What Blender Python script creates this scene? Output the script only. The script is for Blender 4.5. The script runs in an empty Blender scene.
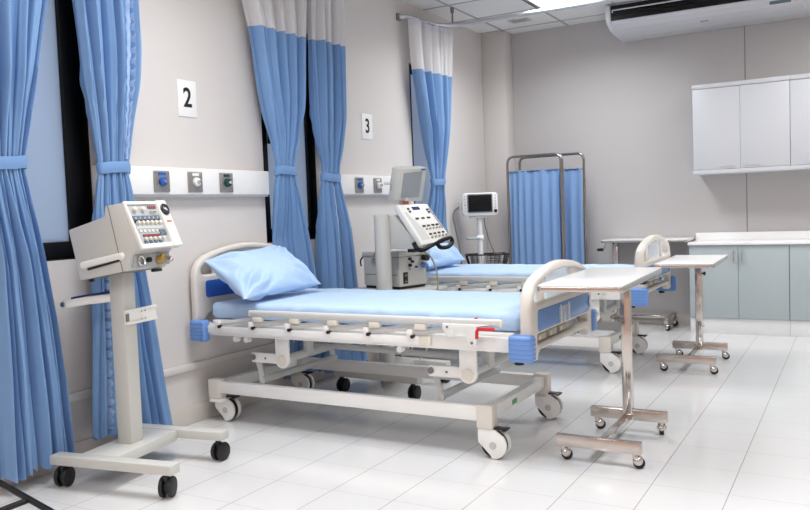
import bpy, bmesh, math, random
from mathutils import Vector, Matrix, noise
random.seed(7)
S = bpy.context.scene
C = S.collection
PI = math.pi
R = math.radians

# ------------------------------------------------------------------ materials
def lin(c):
    return tuple(((v/255)/12.92 if v/255 <= .04045 else ((v/255+.055)/1.055)**2.4) for v in c)

def mat(name, rgb, rough=.5, metal=0., var=.04, scale=18., bump=0., bscale=120., spec=.5, coat=0., sheen=0., trans=0.):
    m = bpy.data.materials.new(name); m.use_nodes = True
    nt = m.node_tree; n = nt.nodes; l = nt.links
    b = n['Principled BSDF']
    c = lin(rgb)
    tc = n.new('ShaderNodeTexCoord')
    nz = n.new('ShaderNodeTexNoise'); nz.inputs['Scale'].default_value = scale; nz.inputs['Detail'].default_value = 4
    l.new(tc.outputs['Object'], nz.inputs['Vector'])
    mx = n.new('ShaderNodeMix'); mx.data_type = 'RGBA'
    mx.inputs[6].default_value = tuple(v*(1-var) for v in c)+(1,)
    mx.inputs[7].default_value = tuple(min(1, v*(1+var)) for v in c)+(1,)
    l.new(nz.outputs['Fac'], mx.inputs[0]); l.new(mx.outputs[2], b.inputs['Base Color'])
    b.inputs['Roughness'].default_value = rough; b.inputs['Metallic'].default_value = metal
    b.inputs['Specular IOR Level'].default_value = spec
    b.inputs['Coat Weight'].default_value = coat
    b.inputs['Sheen Weight'].default_value = sheen
    b.inputs['Transmission Weight'].default_value = trans
    if bump:
        n2 = n.new('ShaderNodeTexNoise'); n2.inputs['Scale'].default_value = bscale
        l.new(tc.outputs['Object'], n2.inputs['Vector'])
        bp = n.new('ShaderNodeBump'); bp.inputs['Strength'].default_value = bump; bp.inputs['Distance'].default_value = .01
        l.new(n2.outputs['Fac'], bp.inputs['Height']); l.new(bp.outputs['Normal'], b.inputs['Normal'])
    return m

def emit(name, rgb, strength):
    m = bpy.data.materials.new(name); m.use_nodes = True
    nt = m.node_tree; n = nt.nodes
    n.remove(n['Principled BSDF'])
    e = n.new('ShaderNodeEmission'); e.inputs['Color'].default_value = lin(rgb)+(1,); e.inputs['Strength'].default_value = strength
    nt.links.new(e.outputs[0], n['Material Output'].inputs[0])
    return m

TX, TY, TP = .1895, .0085, .3015     # floor tile seam phase and pitch
def floor_mat():
    m = mat('floor_tile', (222, 221, 220), .1, 0, .03, 2.2, spec=.5)
    nt = m.node_tree; n = nt.nodes; l = nt.links; b = n['Principled BSDF']
    base = b.inputs['Base Color'].links[0].from_socket
    g = n.new('ShaderNodeNewGeometry'); sp = n.new('ShaderNodeSeparateXYZ'); l.new(g.outputs['Position'], sp.inputs[0])
    def line(sock, off, w):
        a = n.new('ShaderNodeMath'); a.operation = 'SUBTRACT'; l.new(sock, a.inputs[0]); a.inputs[1].default_value = off
        d = n.new('ShaderNodeMath'); d.operation = 'DIVIDE'; l.new(a.outputs[0], d.inputs[0]); d.inputs[1].default_value = TP
        f = n.new('ShaderNodeMath'); f.operation = 'FRACT'; l.new(d.outputs[0], f.inputs[0])
        s = n.new('ShaderNodeMath'); s.operation = 'SUBTRACT'; l.new(f.outputs[0], s.inputs[0]); s.inputs[1].default_value = .5
        ab = n.new('ShaderNodeMath'); ab.operation = 'ABSOLUTE'; l.new(s.outputs[0], ab.inputs[0])
        gt = n.new('ShaderNodeMath'); gt.operation = 'GREATER_THAN'; l.new(ab.outputs[0], gt.inputs[0]); gt.inputs[1].default_value = .5-w/TP/2
        return gt.outputs[0]
    lx = line(sp.outputs['X'], TX, .0042); ly = line(sp.outputs['Y'], TY, .0034)
    m1 = n.new('ShaderNodeMix'); m1.data_type = 'RGBA'; l.new(lx, m1.inputs[0]); l.new(base, m1.inputs[6]); m1.inputs[7].default_value = lin((176, 168, 162))+(1,)
    m2 = n.new('ShaderNodeMix'); m2.data_type = 'RGBA'; l.new(ly, m2.inputs[0]); l.new(m1.outputs[2], m2.inputs[6]); m2.inputs[7].default_value = lin((200, 195, 190))+(1,)
    l.new(m2.outputs[2], b.inputs['Base Color'])
    n3 = n.new('ShaderNodeTexNoise'); n3.inputs['Scale'].default_value = 3.; n3.inputs['Detail'].default_value = 6
    l.new(g.outputs['Position'], n3.inputs['Vector'])
    mr = n.new('ShaderNodeMapRange'); l.new(n3.outputs['Fac'], mr.inputs[0]); mr.inputs[3].default_value = .06; mr.inputs[4].default_value = .2
    l.new(mr.outputs[0], b.inputs['Roughness'])
    return m

def pane_mat():
    m = bpy.data.materials.new('frosted_glass'); m.use_nodes = True
    nt = m.node_tree; n = nt.nodes; l = nt.links
    b = n['Principled BSDF']; b.inputs['Base Color'].default_value = lin((160, 176, 202))+(1,); b.inputs['Roughness'].default_value = .25
    t = n.new('ShaderNodeBsdfTranslucent'); t.inputs['Color'].default_value = (.80, .88, .98, 1)
    mx = n.new('ShaderNodeMixShader'); mx.inputs[0].default_value = .65
    l.new(b.outputs[0], mx.inputs[1]); l.new(t.outputs[0], mx.inputs[2]); l.new(mx.outputs[0], n['Material Output'].inputs[0])
    return m

def cloth_mat(name, rgb, trans=.25, var=.06, alpha=0.):
    m = mat(name, rgb, .75, 0, var, 6., .12, 260., spec=.25, sheen=.15)
    nt = m.node_tree; n = nt.nodes; l = nt.links; b = n['Principled BSDF']
    t = n.new('ShaderNodeBsdfTranslucent'); t.inputs['Color'].default_value = lin(rgb)+(1,)
    mx = n.new('ShaderNodeMixShader'); mx.inputs[0].default_value = trans
    l.new(b.outputs[0], mx.inputs[1]); l.new(t.outputs[0], mx.inputs[2]); out = mx.outputs[0]
    if alpha:
        tr = n.new('ShaderNodeBsdfTransparent'); m2 = n.new('ShaderNodeMixShader'); m2.inputs[0].default_value = alpha
        l.new(out, m2.inputs[1]); l.new(tr.outputs[0], m2.inputs[2]); out = m2.outputs[0]
    l.new(out, n['Material Output'].inputs[0])
    return m

def clear_mat():
    m = mat('clear_plastic', (235, 240, 245), .12, 0, .01)
    nt = m.node_tree; n = nt.nodes; l = nt.links; b = n['Principled BSDF']
    tr = n.new('ShaderNodeBsdfTransparent'); mx = n.new('ShaderNodeMixShader'); mx.inputs[0].default_value = .45
    l.new(b.outputs[0], mx.inputs[1]); l.new(tr.outputs[0], mx.inputs[2]); l.new(mx.outputs[0], n['Material Output'].inputs[0])
    return m

W = dict(
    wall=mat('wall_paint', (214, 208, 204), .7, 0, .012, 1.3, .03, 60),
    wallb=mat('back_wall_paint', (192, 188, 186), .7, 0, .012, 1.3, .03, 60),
    tan=mat('tan_reflection_wall', (196, 166, 150), .7, 0, .05, 2),  # invented tan on the unseen front wall, gives the chrome its brown reflection
    base=mat('baseboard_tile', (205, 197, 190), .4, 0, .03, 4),
    seam=mat('seam_filler', (136, 131, 128), .8),
    floor=floor_mat(),
    ceil=mat('ceiling_tile', (232, 231, 229), .85, 0, .02, 30, .1, 300),
    grid=mat('ceiling_grid', (176, 174, 172), .6),
    dark=mat('dark_gap', (40, 40, 42), .8),
    black=mat('black_aluminium', (6, 6, 8), .45, 0, .05, spec=.3),
    pane=pane_mat(),
    curt=cloth_mat('blue_curtain_cloth', (124, 160, 204), .08),
    band=cloth_mat('blue_tieback_cloth', (120, 157, 204), .08),
    trim=cloth_mat('pale_blue_hem', (176, 202, 236), .2),
    mesh=cloth_mat('white_curtain_mesh', (240, 238, 238), .3, .03, .1),
    head=cloth_mat('white_curtain_tape', (222, 218, 228), .2, .03),
    sheet=cloth_mat('blue_bed_sheet', (188, 213, 240), .05, .03),
    pillow=cloth_mat('blue_pillow_cotton', (184, 211, 242), .05, .03),
    screenc=cloth_mat('blue_screen_cloth', (140, 176, 222), .2),
    white=mat('white_enamel', (238, 237, 234), .32, 0, .02, 8),
    gray=mat('light_grey_enamel', (205, 205, 203), .4, 0, .02, 8),
    cream=mat('cream_abs_plastic', (222, 215, 206), .35, 0, .02, 8),
    ivory=mat('ivory_plastic', (226, 220, 206), .4, 0, .02),
    lav=mat('blue_abs_plastic', (112, 152, 216), .35, 0, .03),
    bpanel=mat('blue_board_panel', (104, 142, 196), .25, 0, .04, 5),
    deep=mat('deep_blue_panel', (50, 96, 186), .3, 0, .04, 5),
    rubber=mat('black_rubber', (20, 20, 21), .5, 0, .1),
    blackp=mat('black_plastic', (14, 14, 15), .35, 0, .1),
    red=mat('red_plastic', (205, 30, 36), .35),
    hub=mat('grey_hub', (198, 195, 193), .4),
    chrome=mat('chrome', (214, 208, 204), .12, 1, .03, 40),
    steel=mat('brushed_steel', (204, 196, 190), .2, 1, .06, 60),
    alu=mat('aluminium', (205, 206, 208), .35, 1, .03, 40),
    lamin=mat('white_laminate', (250, 249, 248), .16, 0, .01, 5),
    vent=mat('ventilator_cream_enamel', (200, 199, 193), .4, 0, .02, 6),
    ventl=mat('ventilator_white_plastic', (236, 234, 228), .4, 0, .02, 6),
    ventg=mat('ventilator_grey_enamel', (196, 195, 190), .45, 0, .03, 6),
    panelg=mat('control_panel_grey', (172, 174, 177), .4, 0, .05, 90),
    slate=mat('slate_panel', (88, 102, 118), .4, 0, .05),
    maroon=mat('maroon_display', (120, 24, 34), .3),
    lcd=mat('grey_lcd', (150, 156, 160), .2, 0, .02, 5),
    navy=mat('navy_display', (24, 30, 92), .25),
    glassb=mat('black_glass', (8, 8, 9), .35, 0, .05, spec=.25),
    brass=mat('brass', (196, 160, 96), .35, .7, .1),
    orange=mat('orange_marking', (214, 120, 50), .5),
    brown=mat('brown_connector', (150, 84, 50), .5),
    bluek=mat('blue_knob', (40, 96, 180), .35),
    greenk=mat('dark_green_knob', (16, 70, 62), .35),
    whitek=mat('white_knob', (240, 240, 238), .35),
    plate=mat('brushed_outlet_plate', (168, 164, 162), .35, .8, .08, 80),
    sign=mat('sign_white', (240, 238, 236), .4),
    ink=mat('black_ink', (12, 12, 12), .5),
    cabw=mat('white_cabinet_laminate', (206, 207, 211), .35, 0, .01, 4),
    cabt=mat('pale_teal_laminate', (176, 186, 189), .38, 0, .02, 5),
    kick=mat('white_plinth', (232, 232, 232), .35, 0, .01, 4),
    cable=mat('beige_cable', (176, 168, 150), .5),
    gcable=mat('grey_cable', (120, 118, 116), .5),
    acw=mat('ac_white_plastic', (208, 208, 213), .35, 0, .01, 4),
    yellow=mat('yellow_sticker', (232, 170, 40), .5),
    clear=clear_mat(),
    tube=mat('screen_tube_steel', (160, 156, 150), .25, 1, .05, 40),
    tape=mat('beige_tape', (196, 182, 158), .6),
    green=mat('green_sticker', (90, 160, 100), .5),
    light=emit('lamp_diffuser', (252, 252, 255), 3.0),
)

# ------------------------------------------------------------------ mesh helpers
class MB:
    def __init__(s): s.bm = bmesh.new()
    def _add(s, t, M=None):
        if M is not None: t.transform(M)
        me = bpy.data.meshes.new('t'); t.to_mesh(me); t.free(); s.bm.from_mesh(me); bpy.data.meshes.remove(me); return s
    def box(s, x0, x1, y0, y1, z0, z1, bev=0., seg=2, M=None):
        t = bmesh.new(); bmesh.ops.create_cube(t, size=1)
        dx, dy, dz = x1-x0, y1-y0, z1-z0
        t.transform(Matrix.Translation(((x0+x1)/2, (y0+y1)/2, (z0+z1)/2)) @ Matrix.Diagonal((dx, dy, dz, 1)))
        if bev: bmesh.ops.bevel(t, geom=list(t.edges), offset=min(bev, .49*min(dx, dy, dz)), segments=seg, profile=.5, affect='EDGES')
        return s._add(t, M)
    def cyl(s, p0, p1, r0, r1=None, n=18, bev=0.):
        p0, p1 = Vector(p0), Vector(p1); d = p1-p0; L = d.length
        t = bmesh.new(); bmesh.ops.create_cone(t, cap_ends=True, segments=n, radius1=r0, radius2=r0 if r1 is None else r1, depth=L)
        if bev:
            ed = [e for e in t.edges if abs(e.verts[0].co.z-e.verts[1].co.z) < 1e-6]
            bmesh.ops.bevel(t, geom=ed, offset=bev, segments=2, profile=.5, affect='EDGES')
        q = Vector((0, 0, 1)).rotation_difference(d.normalized()).to_matrix().to_4x4()
        return s._add(t, Matrix.Translation((p0+p1)/2) @ q)
    def sph(s, c, r, sc=(1, 1, 1), n=14):
        t = bmesh.new(); bmesh.ops.create_uvsphere(t, u_segments=n, v_segments=max(6, n//2+1), radius=r)
        return s._add(t, Matrix.Translation(c) @ Matrix.Diagonal((sc[0], sc[1], sc[2], 1)))
    def torus(s, c, axis, R0, r, n=24, k=8):
        axis = Vector(axis).normalized(); q = Vector((0, 0, 1)).rotation_difference(axis)
        pts = [Vector(c)+q @ Vector((R0*math.cos(2*PI*i/n), R0*math.sin(2*PI*i/n), 0)) for i in range(n)]
        return s.tube(pts, r, k, True)
    def tube(s, pts, r, n=10, closed=False, flat=None):
        pts = [Vector(p) for p in pts]; N = len(pts); t = bmesh.new(); rings = []
        def tan(i):
            if closed: return (pts[(i+1) % N]-pts[i-1]).normalized()
            a = pts[max(0, i-1)]; b = pts[min(N-1, i+1)]; return (b-a).normalized()
        T = tan(0); up = Vector((0, 0, 1)) if abs(T.z) < .9 else Vector((1, 0, 0))
        U = (up-T*up.dot(T)).normalized()
        for i in range(N):
            T = tan(i); U = (U-T*U.dot(T)).normalized(); V = T.cross(U)
            rr = r[i] if isinstance(r, (list, tuple)) else r
            fu, fv = flat if flat else (1, 1)
            rings.append([t.verts.new(pts[i]+U*(rr*fu*math.cos(2*PI*k/n))+V*(rr*fv*math.sin(2*PI*k/n))) for k in range(n)])
        for i in range(N if closed else N-1):
            a, b = rings[i], rings[(i+1) % N]
            for k in range(n): t.faces.new((a[k], a[(k+1) % n], b[(k+1) % n], b[k]))
        if not closed:
            t.faces.new(rings[0][::-1]); t.faces.new(rings[-1])
        return s._add(t)
    def prism(s, poly, axis, a0, a1, bev=0., M=None):
        # poly: 2d points; axis 'x': (y,z); 'y': (x,z); 'z': (x,y)
        t = bmesh.new()
        def P(p, a):
            return {'x': (a, p[0], p[1]), 'y': (p[0], a, p[1]), 'z': (p[0], p[1], a)}[axis]
        va = [t.verts.new(P(p, a0)) for p in poly]; vb = [t.verts.new(P(p, a1)) for p in poly]; n = len(poly)
        t.faces.new(va); t.faces.new(vb[::-1])
        for i in range(n): t.faces.new((va[i], vb[i], vb[(i+1) % n], va[(i+1) % n]))
        bmesh.ops.recalc_face_normals(t, faces=list(t.faces))
        if bev: bmesh.ops.bevel(t, geom=list(t.edges), offset=bev, segments=2, profile=.5, affect='EDGES')
        return s._add(t, M)
    def quad(s, tl, tr, br, bl, th, bev=0.):
        # slab whose front face is the quad; extruded backwards by th
        tl, tr, br, bl = map(Vector, (tl, tr, br, bl))
        nrm = (tr-tl).cross(bl-tl).normalized()     # points away from the viewer for a front seen clockwise
        t = bmesh.new(); f = [t.verts.new(p) for p in (tl, tr, br, bl)]; b = [t.verts.new(p+nrm*th) for p in (tl, tr, br, bl)]
        t.faces.new(f); t.faces.new(b[::-1])
        for i in range(4): t.faces.new((f[i], b[i], b[(i+1) % 4], f[(i+1) % 4]))
        bmesh.ops.recalc_face_normals(t, faces=list(t.faces))
        if bev: bmesh.ops.bevel(t, geom=list(t.edges), offset=bev, segments=2, profile=.5, affect='EDGES')
        return s._add(t)
    def grid(s, fn, nu, nv, closed_u=False):
        t = bmesh.new()
        V = [[t.verts.new(fn(i/nu, j/nv)) for j in range(nv+1)] for i in range(nu if closed_u else nu+1)]
        L = len(V)
        for i in range(nu):
            for j in range(nv):
                a, b = V[i], V[(i+1) % L]
                t.faces.new((a[j], b[j], b[j+1], a[j+1]))
        return s._add(t)
    def build(s, name, m, parent=None, ang=38, M=None):
        bm = s.bm
        if M is not None: bm.transform(M)
        bmesh.ops.recalc_face_normals(bm, faces=list(bm.faces))
        bm.normal_update()
        ca = R(ang)
        for f in bm.faces: f.smooth = True
        for e in bm.edges:
            if len(e.link_faces) == 2 and e.calc_face_angle(0) > ca: e.smooth = False
        me = bpy.data.meshes.new(name); bm.to_mesh(me); bm.free()
        me.materials.append(m)
        o = bpy.data.objects.new(name, me); C.objects.link(o)
        if parent: o.parent = parent
        return o

def curve_obj(name, loops, half, bev, m, parent=None, M=None, res=2):
    """flat plate with holes from 2d loops; curve x,y plane, thickness 2*half along z"""
    cu = bpy.data.curves.new('c', 'CURVE'); cu.dimensions = '2D'; cu.fill_mode = 'BOTH'
    cu.extrude = max(0, half-bev); cu.bevel_depth = bev; cu.bevel_resolution = res; cu.offset = -bev
    for L in loops:
        sp = cu.splines.new('POLY'); sp.points.add(len(L)-1); sp.use_cyclic_u = True
        for p, q in zip(sp.points, L): p.co = (q[0], q[1], 0, 1)
    ob = bpy.data.objects.new('tmp', cu); me = bpy.data.meshes.new_from_object(ob)
    bpy.data.objects.remove(ob); bpy.data.curves.remove(cu)
    b = MB(); b.bm.from_mesh(me); bpy.data.meshes.remove(me)
    bmesh.ops.remove_doubles(b.bm, verts=list(b.bm.verts), dist=1e-5)
    return b.build(name, m, parent, M=M)

def text_obj(name, s, size, m, parent, M, depth=.0015):
    cu = bpy.data.curves.new('t', 'FONT'); cu.body = s; cu.size = size; cu.align_x = 'CENTER'; cu.align_y = 'CENTER'; cu.extrude = depth; cu.offset = .0025
    ob = bpy.data.objects.new('tmp', cu); me = bpy.data.meshes.new_from_object(ob)
    bpy.data.objects.remove(ob); bpy.data.curves.remove(cu)
    b = MB(); b.bm.from_mesh(me); bpy.data.meshes.remove(me)
    return b.build(name, m, parent, M=M)

MYZ = Matrix(((0, 0, 1, 0), (1, 0, 0, 0), (0, 1, 0, 0), (0, 0, 0, 1)))     # plate in the y-z plane, facing +x

def rrect(x0, x1, y0, y1, r, k=6):
    out = []
    for cx, cy, a in ((x1-r, y1-r, 0), (x0+r, y1-r, 90), (x0+r, y0+r, 180), (x1-r, y0+r, 270)):
        for i in range(k+1):
            t = R(a+90*i/k); out.append((cx+r*math.cos(t), cy+r*math.sin(t)))
    return out

def smooth_path(pts, k=6, closed=False):
    pts = [Vector(p) for p in pts]; n = len(pts); out = []
    rng = range(n) if closed else range(n-1)
    for i in rng:
        if closed: p0, p1, p2, p3 = pts[i-1], pts[i], pts[(i+1) % n], pts[(i+2) % n]
        else: p0, p1, p2, p3 = pts[max(0, i-1)], pts[i], pts[i+1], pts[min(n-1, i+2)]
        for j in range(k):
            t = j/k
            out.append(.5*((2*p1)+(p2-p0)*t+(2*p0-5*p1+4*p2-p3)*t*t+(3*p1-p0-3*p2+p3)*t**3))
    if not closed: out.append(pts[-1])
    return out

def round_path(pts, r, k=5):
    """polyline with rounded corners"""
    pts = [Vector(p) for p in pts]; out = [pts[0]]
    for i in range(1, len(pts)-1):
        a, b, c = pts[i-1], pts[i], pts[i+1]
        u = (a-b).normalized(); v = (c-b).normalized()
        rr = min(r, .49*(a-b).length, .49*(c-b).length)
        p, q = b+u*rr, b+v*rr
        for j in range(k+1):
            t = j/k; out.append((1-t)**2*p+2*t*(1-t)*b+t*t*q)
    out.append(pts[-1]); return out

def tag(o, label, cat, group=None):
    o['label'] = label; o['category'] = cat
    if group: o['group'] = group
    return o
def thing(name, loc=(0, 0, 0), rz=0):
    o = bpy.data.objects.new(name, None); o.empty_display_size = .1; C.objects.link(o)
    o.location = loc; o.rotation_euler = (0, 0, rz); return o
def struct(o): o['kind'] = 'structure'; return o
def dup(o, parent=None):
    c = o.copy(); C.objects.link(c)
    if parent: c.parent = parent
    for ch in list(o.children): dup(ch, c)
    return c

# ------------------------------------------------------------------ camera
Mr = ((0.8680338338413308, 0.49507434683705365, -0.037665029013468146), (0.005460679836340795, 0.06633639448674554, 0.9977823729362149), (-0.49647501878991424, 0.8663145351835922, -0.05487879232627797))
cam = bpy.data.cameras.new('camera'); co = bpy.data.objects.new('camera', cam); C.objects.link(co)
cam.sensor_width = 36; cam.lens = 792.08/810*36; cam.clip_start = .02
rt, up, fw = map(Vector, Mr)
co.matrix_world = Matrix.Translation((3.3571, 0, 1.18)) @ Matrix(((rt.x, up.x, -fw.x, 0), (rt.y, up.y, -fw.y, 0), (rt.z, up.z, -fw.z, 0), (0, 0, 0, 1)))
S.camera = co

# ------------------------------------------------------------------ room shell
XR, YF, YB, H = 5.7, -2.2, 7.8, 2.97
struct(MB().box(-.2, XR+.15, YF-.15, YB+.15, -.12, 0).build('floor', W['floor']))
ceil = struct(MB().box(-.2, XR+.15, YF-.15, YB+.15, H, H+.12).build('ceiling', W['ceil']))
g = MB()
gx = [.25+.61*i for i in range(-0, 9)]; gy = [YB-.24-.605*i for i in range(0, 17)]
for x in gx:
    if x < XR: g.box(x-.011, x+.011, YF, YB, H-.004, H+.002)
for y in gy: g.box(0, XR, y-.011, y+.011, H-.004, H+.002)
g.build('grid_bars', W['grid'], ceil)
# window openings on the left wall (y0, y1)
ZS, ZT = 1.007, 2.462
wins = [(2.07, 2.707, .134, .1), (4.05, 4.63, .072, .088), (6.05, 6.64, .08, .08)]
wl = MB(); ys = [YF-.15]
for a, b, _, _ in wins:
    wl.box(-.15, 0, ys[-1], a, 0, H); wl.box(-.15, 0, a, b, 0, ZS); wl.box(-.15, 0, a, b, ZT, H); ys.append(b)
wl.box(-.15, 0, ys[-1], YB+.15, 0, H)
struct(wl.build('wall_left', W['wall']))
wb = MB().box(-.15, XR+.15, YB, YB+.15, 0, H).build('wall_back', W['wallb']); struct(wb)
MB().box(2.48, 2.488, YB-.0015, YB+.002, .1, H).build('panel_seam', W['seam'], wb)
struct(MB().box(XR, XR+.15, YF-.15, YB+.15, 0, H).build('wall_right', W['wall']))
struct(MB().box(-.15, XR+.15, YF-.15, YF, 0, H).build('wall_front', W['tan']))
o = MB().box(0, .255, 7.603, YB, 0, H, .006).build('trim_1', W['wall']); struct(o)
struct(MB().box(0, .012, YF, 7.603, 0, .105, .003).build('baseboard_left', W['base']))
struct(MB().box(.255, XR, YB-.012, YB, 0, .105, .003).build('baseboard_back', W['base']))
for i, (a, b, rm, lm) in enumerate(wins):
    w = MB()
    w.box(-.075, -.03, a, a+lm, ZS, ZT, .003); w.box(-.075, -.03, b-rm+.02, b, ZS, ZT, .003)
    w.box(-.075, -.03, a+lm, b-rm+.02, ZS, ZS+.088, .003); w.box(-.075, -.03, a+lm, b-rm+.02, ZT-.08, ZT, .003)
    w.box(-.03, -.002, b-.006, b, ZS, ZT); w.box(-.03, -.002, a, b, ZS, ZS+.006)
    fo = struct(w.build('window_%d' % (i+1), W['black']))
    MB().box(-.06, -.052, a+lm-.01, b-rm+.03, ZS+.08, ZT-.07).build('glass_pane', W['pane'], fo)
    if i == 1: MB().box(-.03, -.012, a+.085, a+.1, 1.66, 1.8, .004).build('window_latch', W['blackp'], fo)

# surface wall trunking strip
t = MB().box(.0, .022, YF, 7.6, .312, .352, .004)
struct(t.build('trim_2', W['wall']))
k = MB().box(.0, .034, 3.035, 3.075, .285, .375, .006).build('trim_3', W['wall'])
struct(k)

# ------------------------------------------------------------------ lamps
lamps = [(.88, 5.765), (3.32, 5.765), (.88, 2.14), (3.32, 2.14), (.88, -1.5), (3.32, -1.5)]
for i, (x, y) in enumerate(lamps):
    L = thing('ceiling_light', (x+.3, y+.6, H))
    f = MB()
    for (a, b, c, d) in ((-.305, -.27, -.6, .6), (.27, .305, -.6, .6), (-.27, .27, -.6, -.575), (-.27, .27, .575, .6)):
        f.box(a, b, c, d, -.02, 0, .003)
    f.build('lamp_frame', W['alu'], L)
    MB().box(-.275, .275, -.58, .58, -.014, -.004).build('lamp_diffuser', W['light'], L)
    MB().box(-.31, -.303, -.6, .6, -.022, 0).build('dark_edge', W['dark'], L)
    tag(L, ['bright recessed ceiling light panel over the far bed beside the air conditioner',
            'recessed ceiling light panel in front of the air conditioner', 'recessed ceiling light panel above the left ventilator',
            'recessed ceiling light panel above the middle of the room', 'recessed ceiling light panel behind the camera by the window wall',
            'recessed ceiling light panel behind the camera'][i], 'ceiling light', 'ceiling light panels')
v = thing('ceiling_vent', (.553, 7.275, H))
fr = MB()
for (a, b, c, d) in ((-.1, -.085, -.075, .075), (.085, .1, -.075, .075), (-.085, .085, -.075, -.062), (-.085, .085, .062, .075)): fr.box(a, b, c, d, -.008, 0)
fr.build('vent_frame', W['gray'], v)
sl = MB()
for i in range(9): sl.box(-.085, .085, -.058+i*.0145-.004, -.058+i*.0145+.004, -.006, -.001)
sl.build('louvre', W['grid'], v)
tag(v, 'small square grey vent grille in the ceiling near the back wall', 'vent')

# ------------------------------------------------------------------ bed head trunking with gas outlets
def trunk(y0, y1, outs, label, place):
    T = thing('bed_head_trunking', (0, y0, 0)); L = y1-y0
    MB().box(0, .058, 0, L, 1.322, 1.472, .004).build('housing', W['sign'], T)
    MB().box(.0, .046, .0, L, 1.310, 1.322, .002).build('lower_lip', W['gray'], T)
    tag(T, label, 'wall trunking', 'bed head trunkings')
    for y, kc, nm in outs:
        P = thing('gas_outlet', (.058, y, 1.393))
        MB().box(0, .01, -.055, .055, -.058, .058, .003).build('face_plate', W['plate'], P)
        MB().cyl((.01, 0, .0), (.03, 0, .0), .027, .024, bev=.003).build('outlet_knob', W[kc], P)
        MB().cyl((.03, 0, .0), (.046, 0, .0), .011, .009).build('spigot', W['chrome'], P)
        MB().box(.01, .013, -.026, .026, .034, .05, .001).build('marker_label', W[kc], P)
        b = MB()
        for sy in (-.046, .046):
            for sz in (-.048, .048): b.cyl((.0095, sy, sz), (.0115, sy, sz), .004, n=8)
        b.build('screw', W['steel'], P)
        tag(P, '%s medical gas outlet on the wall trunking under sign %s' % (nm, place), 'gas outlet', 'wall gas outlets')
trunk(2.71, 4.03, [(3.112, 'bluek', 'blue'), (3.364, 'whitek', 'white'), (3.622, 'greenk', 'dark green')], 'white wall trunking with three gas outlets below the number 2 sign', '2')
trunk(4.66, 5.97, [(5.09, 'bluek', 'blue'), (5.357, 'whitek', 'white'), (5.62, 'greenk', 'dark green')], 'white wall trunking with gas outlets below the number 3 sign', '3')

MSG = Matrix(((0, 0, 1, 0), (1, 0, 0, 0), (0, 1, 0, 0), (0, 0, 0, 1)))
for y0, y1, z0, z1, s in ((3.322, 3.468, 1.772, 1.981, '2'), (5.252, 5.406, 1.758, 1.958, '3')):
    n = MB().box(0, .006, y0, y1, z0, z1, .0015).build('number_sign', W['sign'])
    tag(n, 'square white wall sign with black number %s above the %s trunking' % (s, 'nearer' if s == '2' else 'farther'), 'sign', 'bay number signs')
    text_obj('numeral', s, .155, W['ink'], n, Matrix.Translation((.0065, (y0+y1)/2, (z0+z1)/2)) @ MSG @ Matrix.Diagonal((.88, 1, 1, 1)))

# ------------------------------------------------------------------ curtains
def lerp_tab(tab, z):
    if z >= tab[0][0]: return tab[0][1]
    for (z0, a), (z1, b) in zip(tab, tab[1:]):
        if z >= z1:
            t = (z-z1)/(z0-z1); t = t
            return b+(a-b)*t
    return tab[-1][1]

def curtain(left, right, ztop, zb, ztie, zbot, n, seed, x0, amp, label, hemdip=0., trim=None, zcurve=None, dl=0., dr=0.):
    """left/right: tables (z,y) of the edges; pleats in x"""
    left = [(z, y+dl) for z, y in left]; right = [(z, y+dr) for z, y in right]
    T = thing('curtain', (0, 0, 0))
    rnd = random.Random(seed); ph = [rnd.uniform(0, 6.28) for _ in range(6)]
    def P(u, z):
        a, b = lerp_tab(left, z), lerp_tab(right, z)
        k = max(0, 1-abs(z-ztie)/.5)
        uw = u+.026*math.sin(5.3*u*PI+ph[0])*(1-k)+.01*math.sin(11*u*PI+ph[1])
        s = 2*abs(math.sin(PI*n*uw+ph[2]))**.85-1.15; s2 = math.sin(2*PI*n*.53*uw+ph[3]+.6*z)
        A = amp(z, u)
        y = a+(b-a)*u
        y -= .135*(b-a)/n*math.sin(2*(PI*n*uw+ph[2]))*min(1, min(u, 1-u)/.06)
        x = x0(z, u)+A*(.85*s+.34*s2*(1-.4*k)+.16*math.sin(2*PI*n*2.3*uw+ph[0]+.9*z))+.05*A*math.sin(31*u+9*z)
        if zcurve: x += zcurve(u, z)
        return Vector((max(x, .006), y, z))
    NU = n*18
    def strip(za, zbm, nz, fz=None):
        m = MB()
        def fn(u, v):
            z = za+(zbm-za)*v
            if fz: z += fz(u)*v
            return P(u, z)
        return m.grid(fn, NU, nz)
    dip = lambda u: -.012*math.sin(2*PI*n*u+ph[2])-hemdip*u+.008*math.sin(7*u+ph[4])
    o1 = strip(zb, zbot, 70, dip).build('curtain_panel', W['curt'], T, 75)
    o2 = strip(ztop-.05, zb, 16).build('mesh_top', W['mesh'], T, 75)
    o3 = strip(ztop, ztop-.05, 3).build('heading_tape', W['head'], T, 75)
    # tieback: closed band around the waist
    a, b = lerp_tab(left, ztie), lerp_tab(right, ztie); xm = x0(ztie, .5); ax = amp(ztie, .5)*1.15+.004
    def band(u, v):
        t = 2*PI*u; cy, sy = math.cos(t), math.sin(t)
        sg = lambda c: math.copysign(abs(c)**.6, c)
        bulge = .004*math.sin(PI*v)
        return Vector((max(.007, xm+(ax+bulge)*sg(sy)), (a+b)/2+((b-a)/2+.003+bulge)*sg(cy), ztie-.028+.056*v+.006*math.sin(t*2+ph[5])))
    MB().grid(band, 48, 4, True).build('tieback', W['band'], T, 75)
    if trim:
        for q in trim:
            u0, za, zz = q
            m = MB(); m.grid(lambda u, v: P(u0+u*.09, za+(zz-za)*v)+Vector((.005+.002*math.sin(v*70), .003*math.sin(v*110), 0)), 6, 60)
            m.build('hem_ribbon', W['trim'], T, 75)
    tag(T, label, 'curtain', 'blue curtains along the window wall')
    return T

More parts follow.
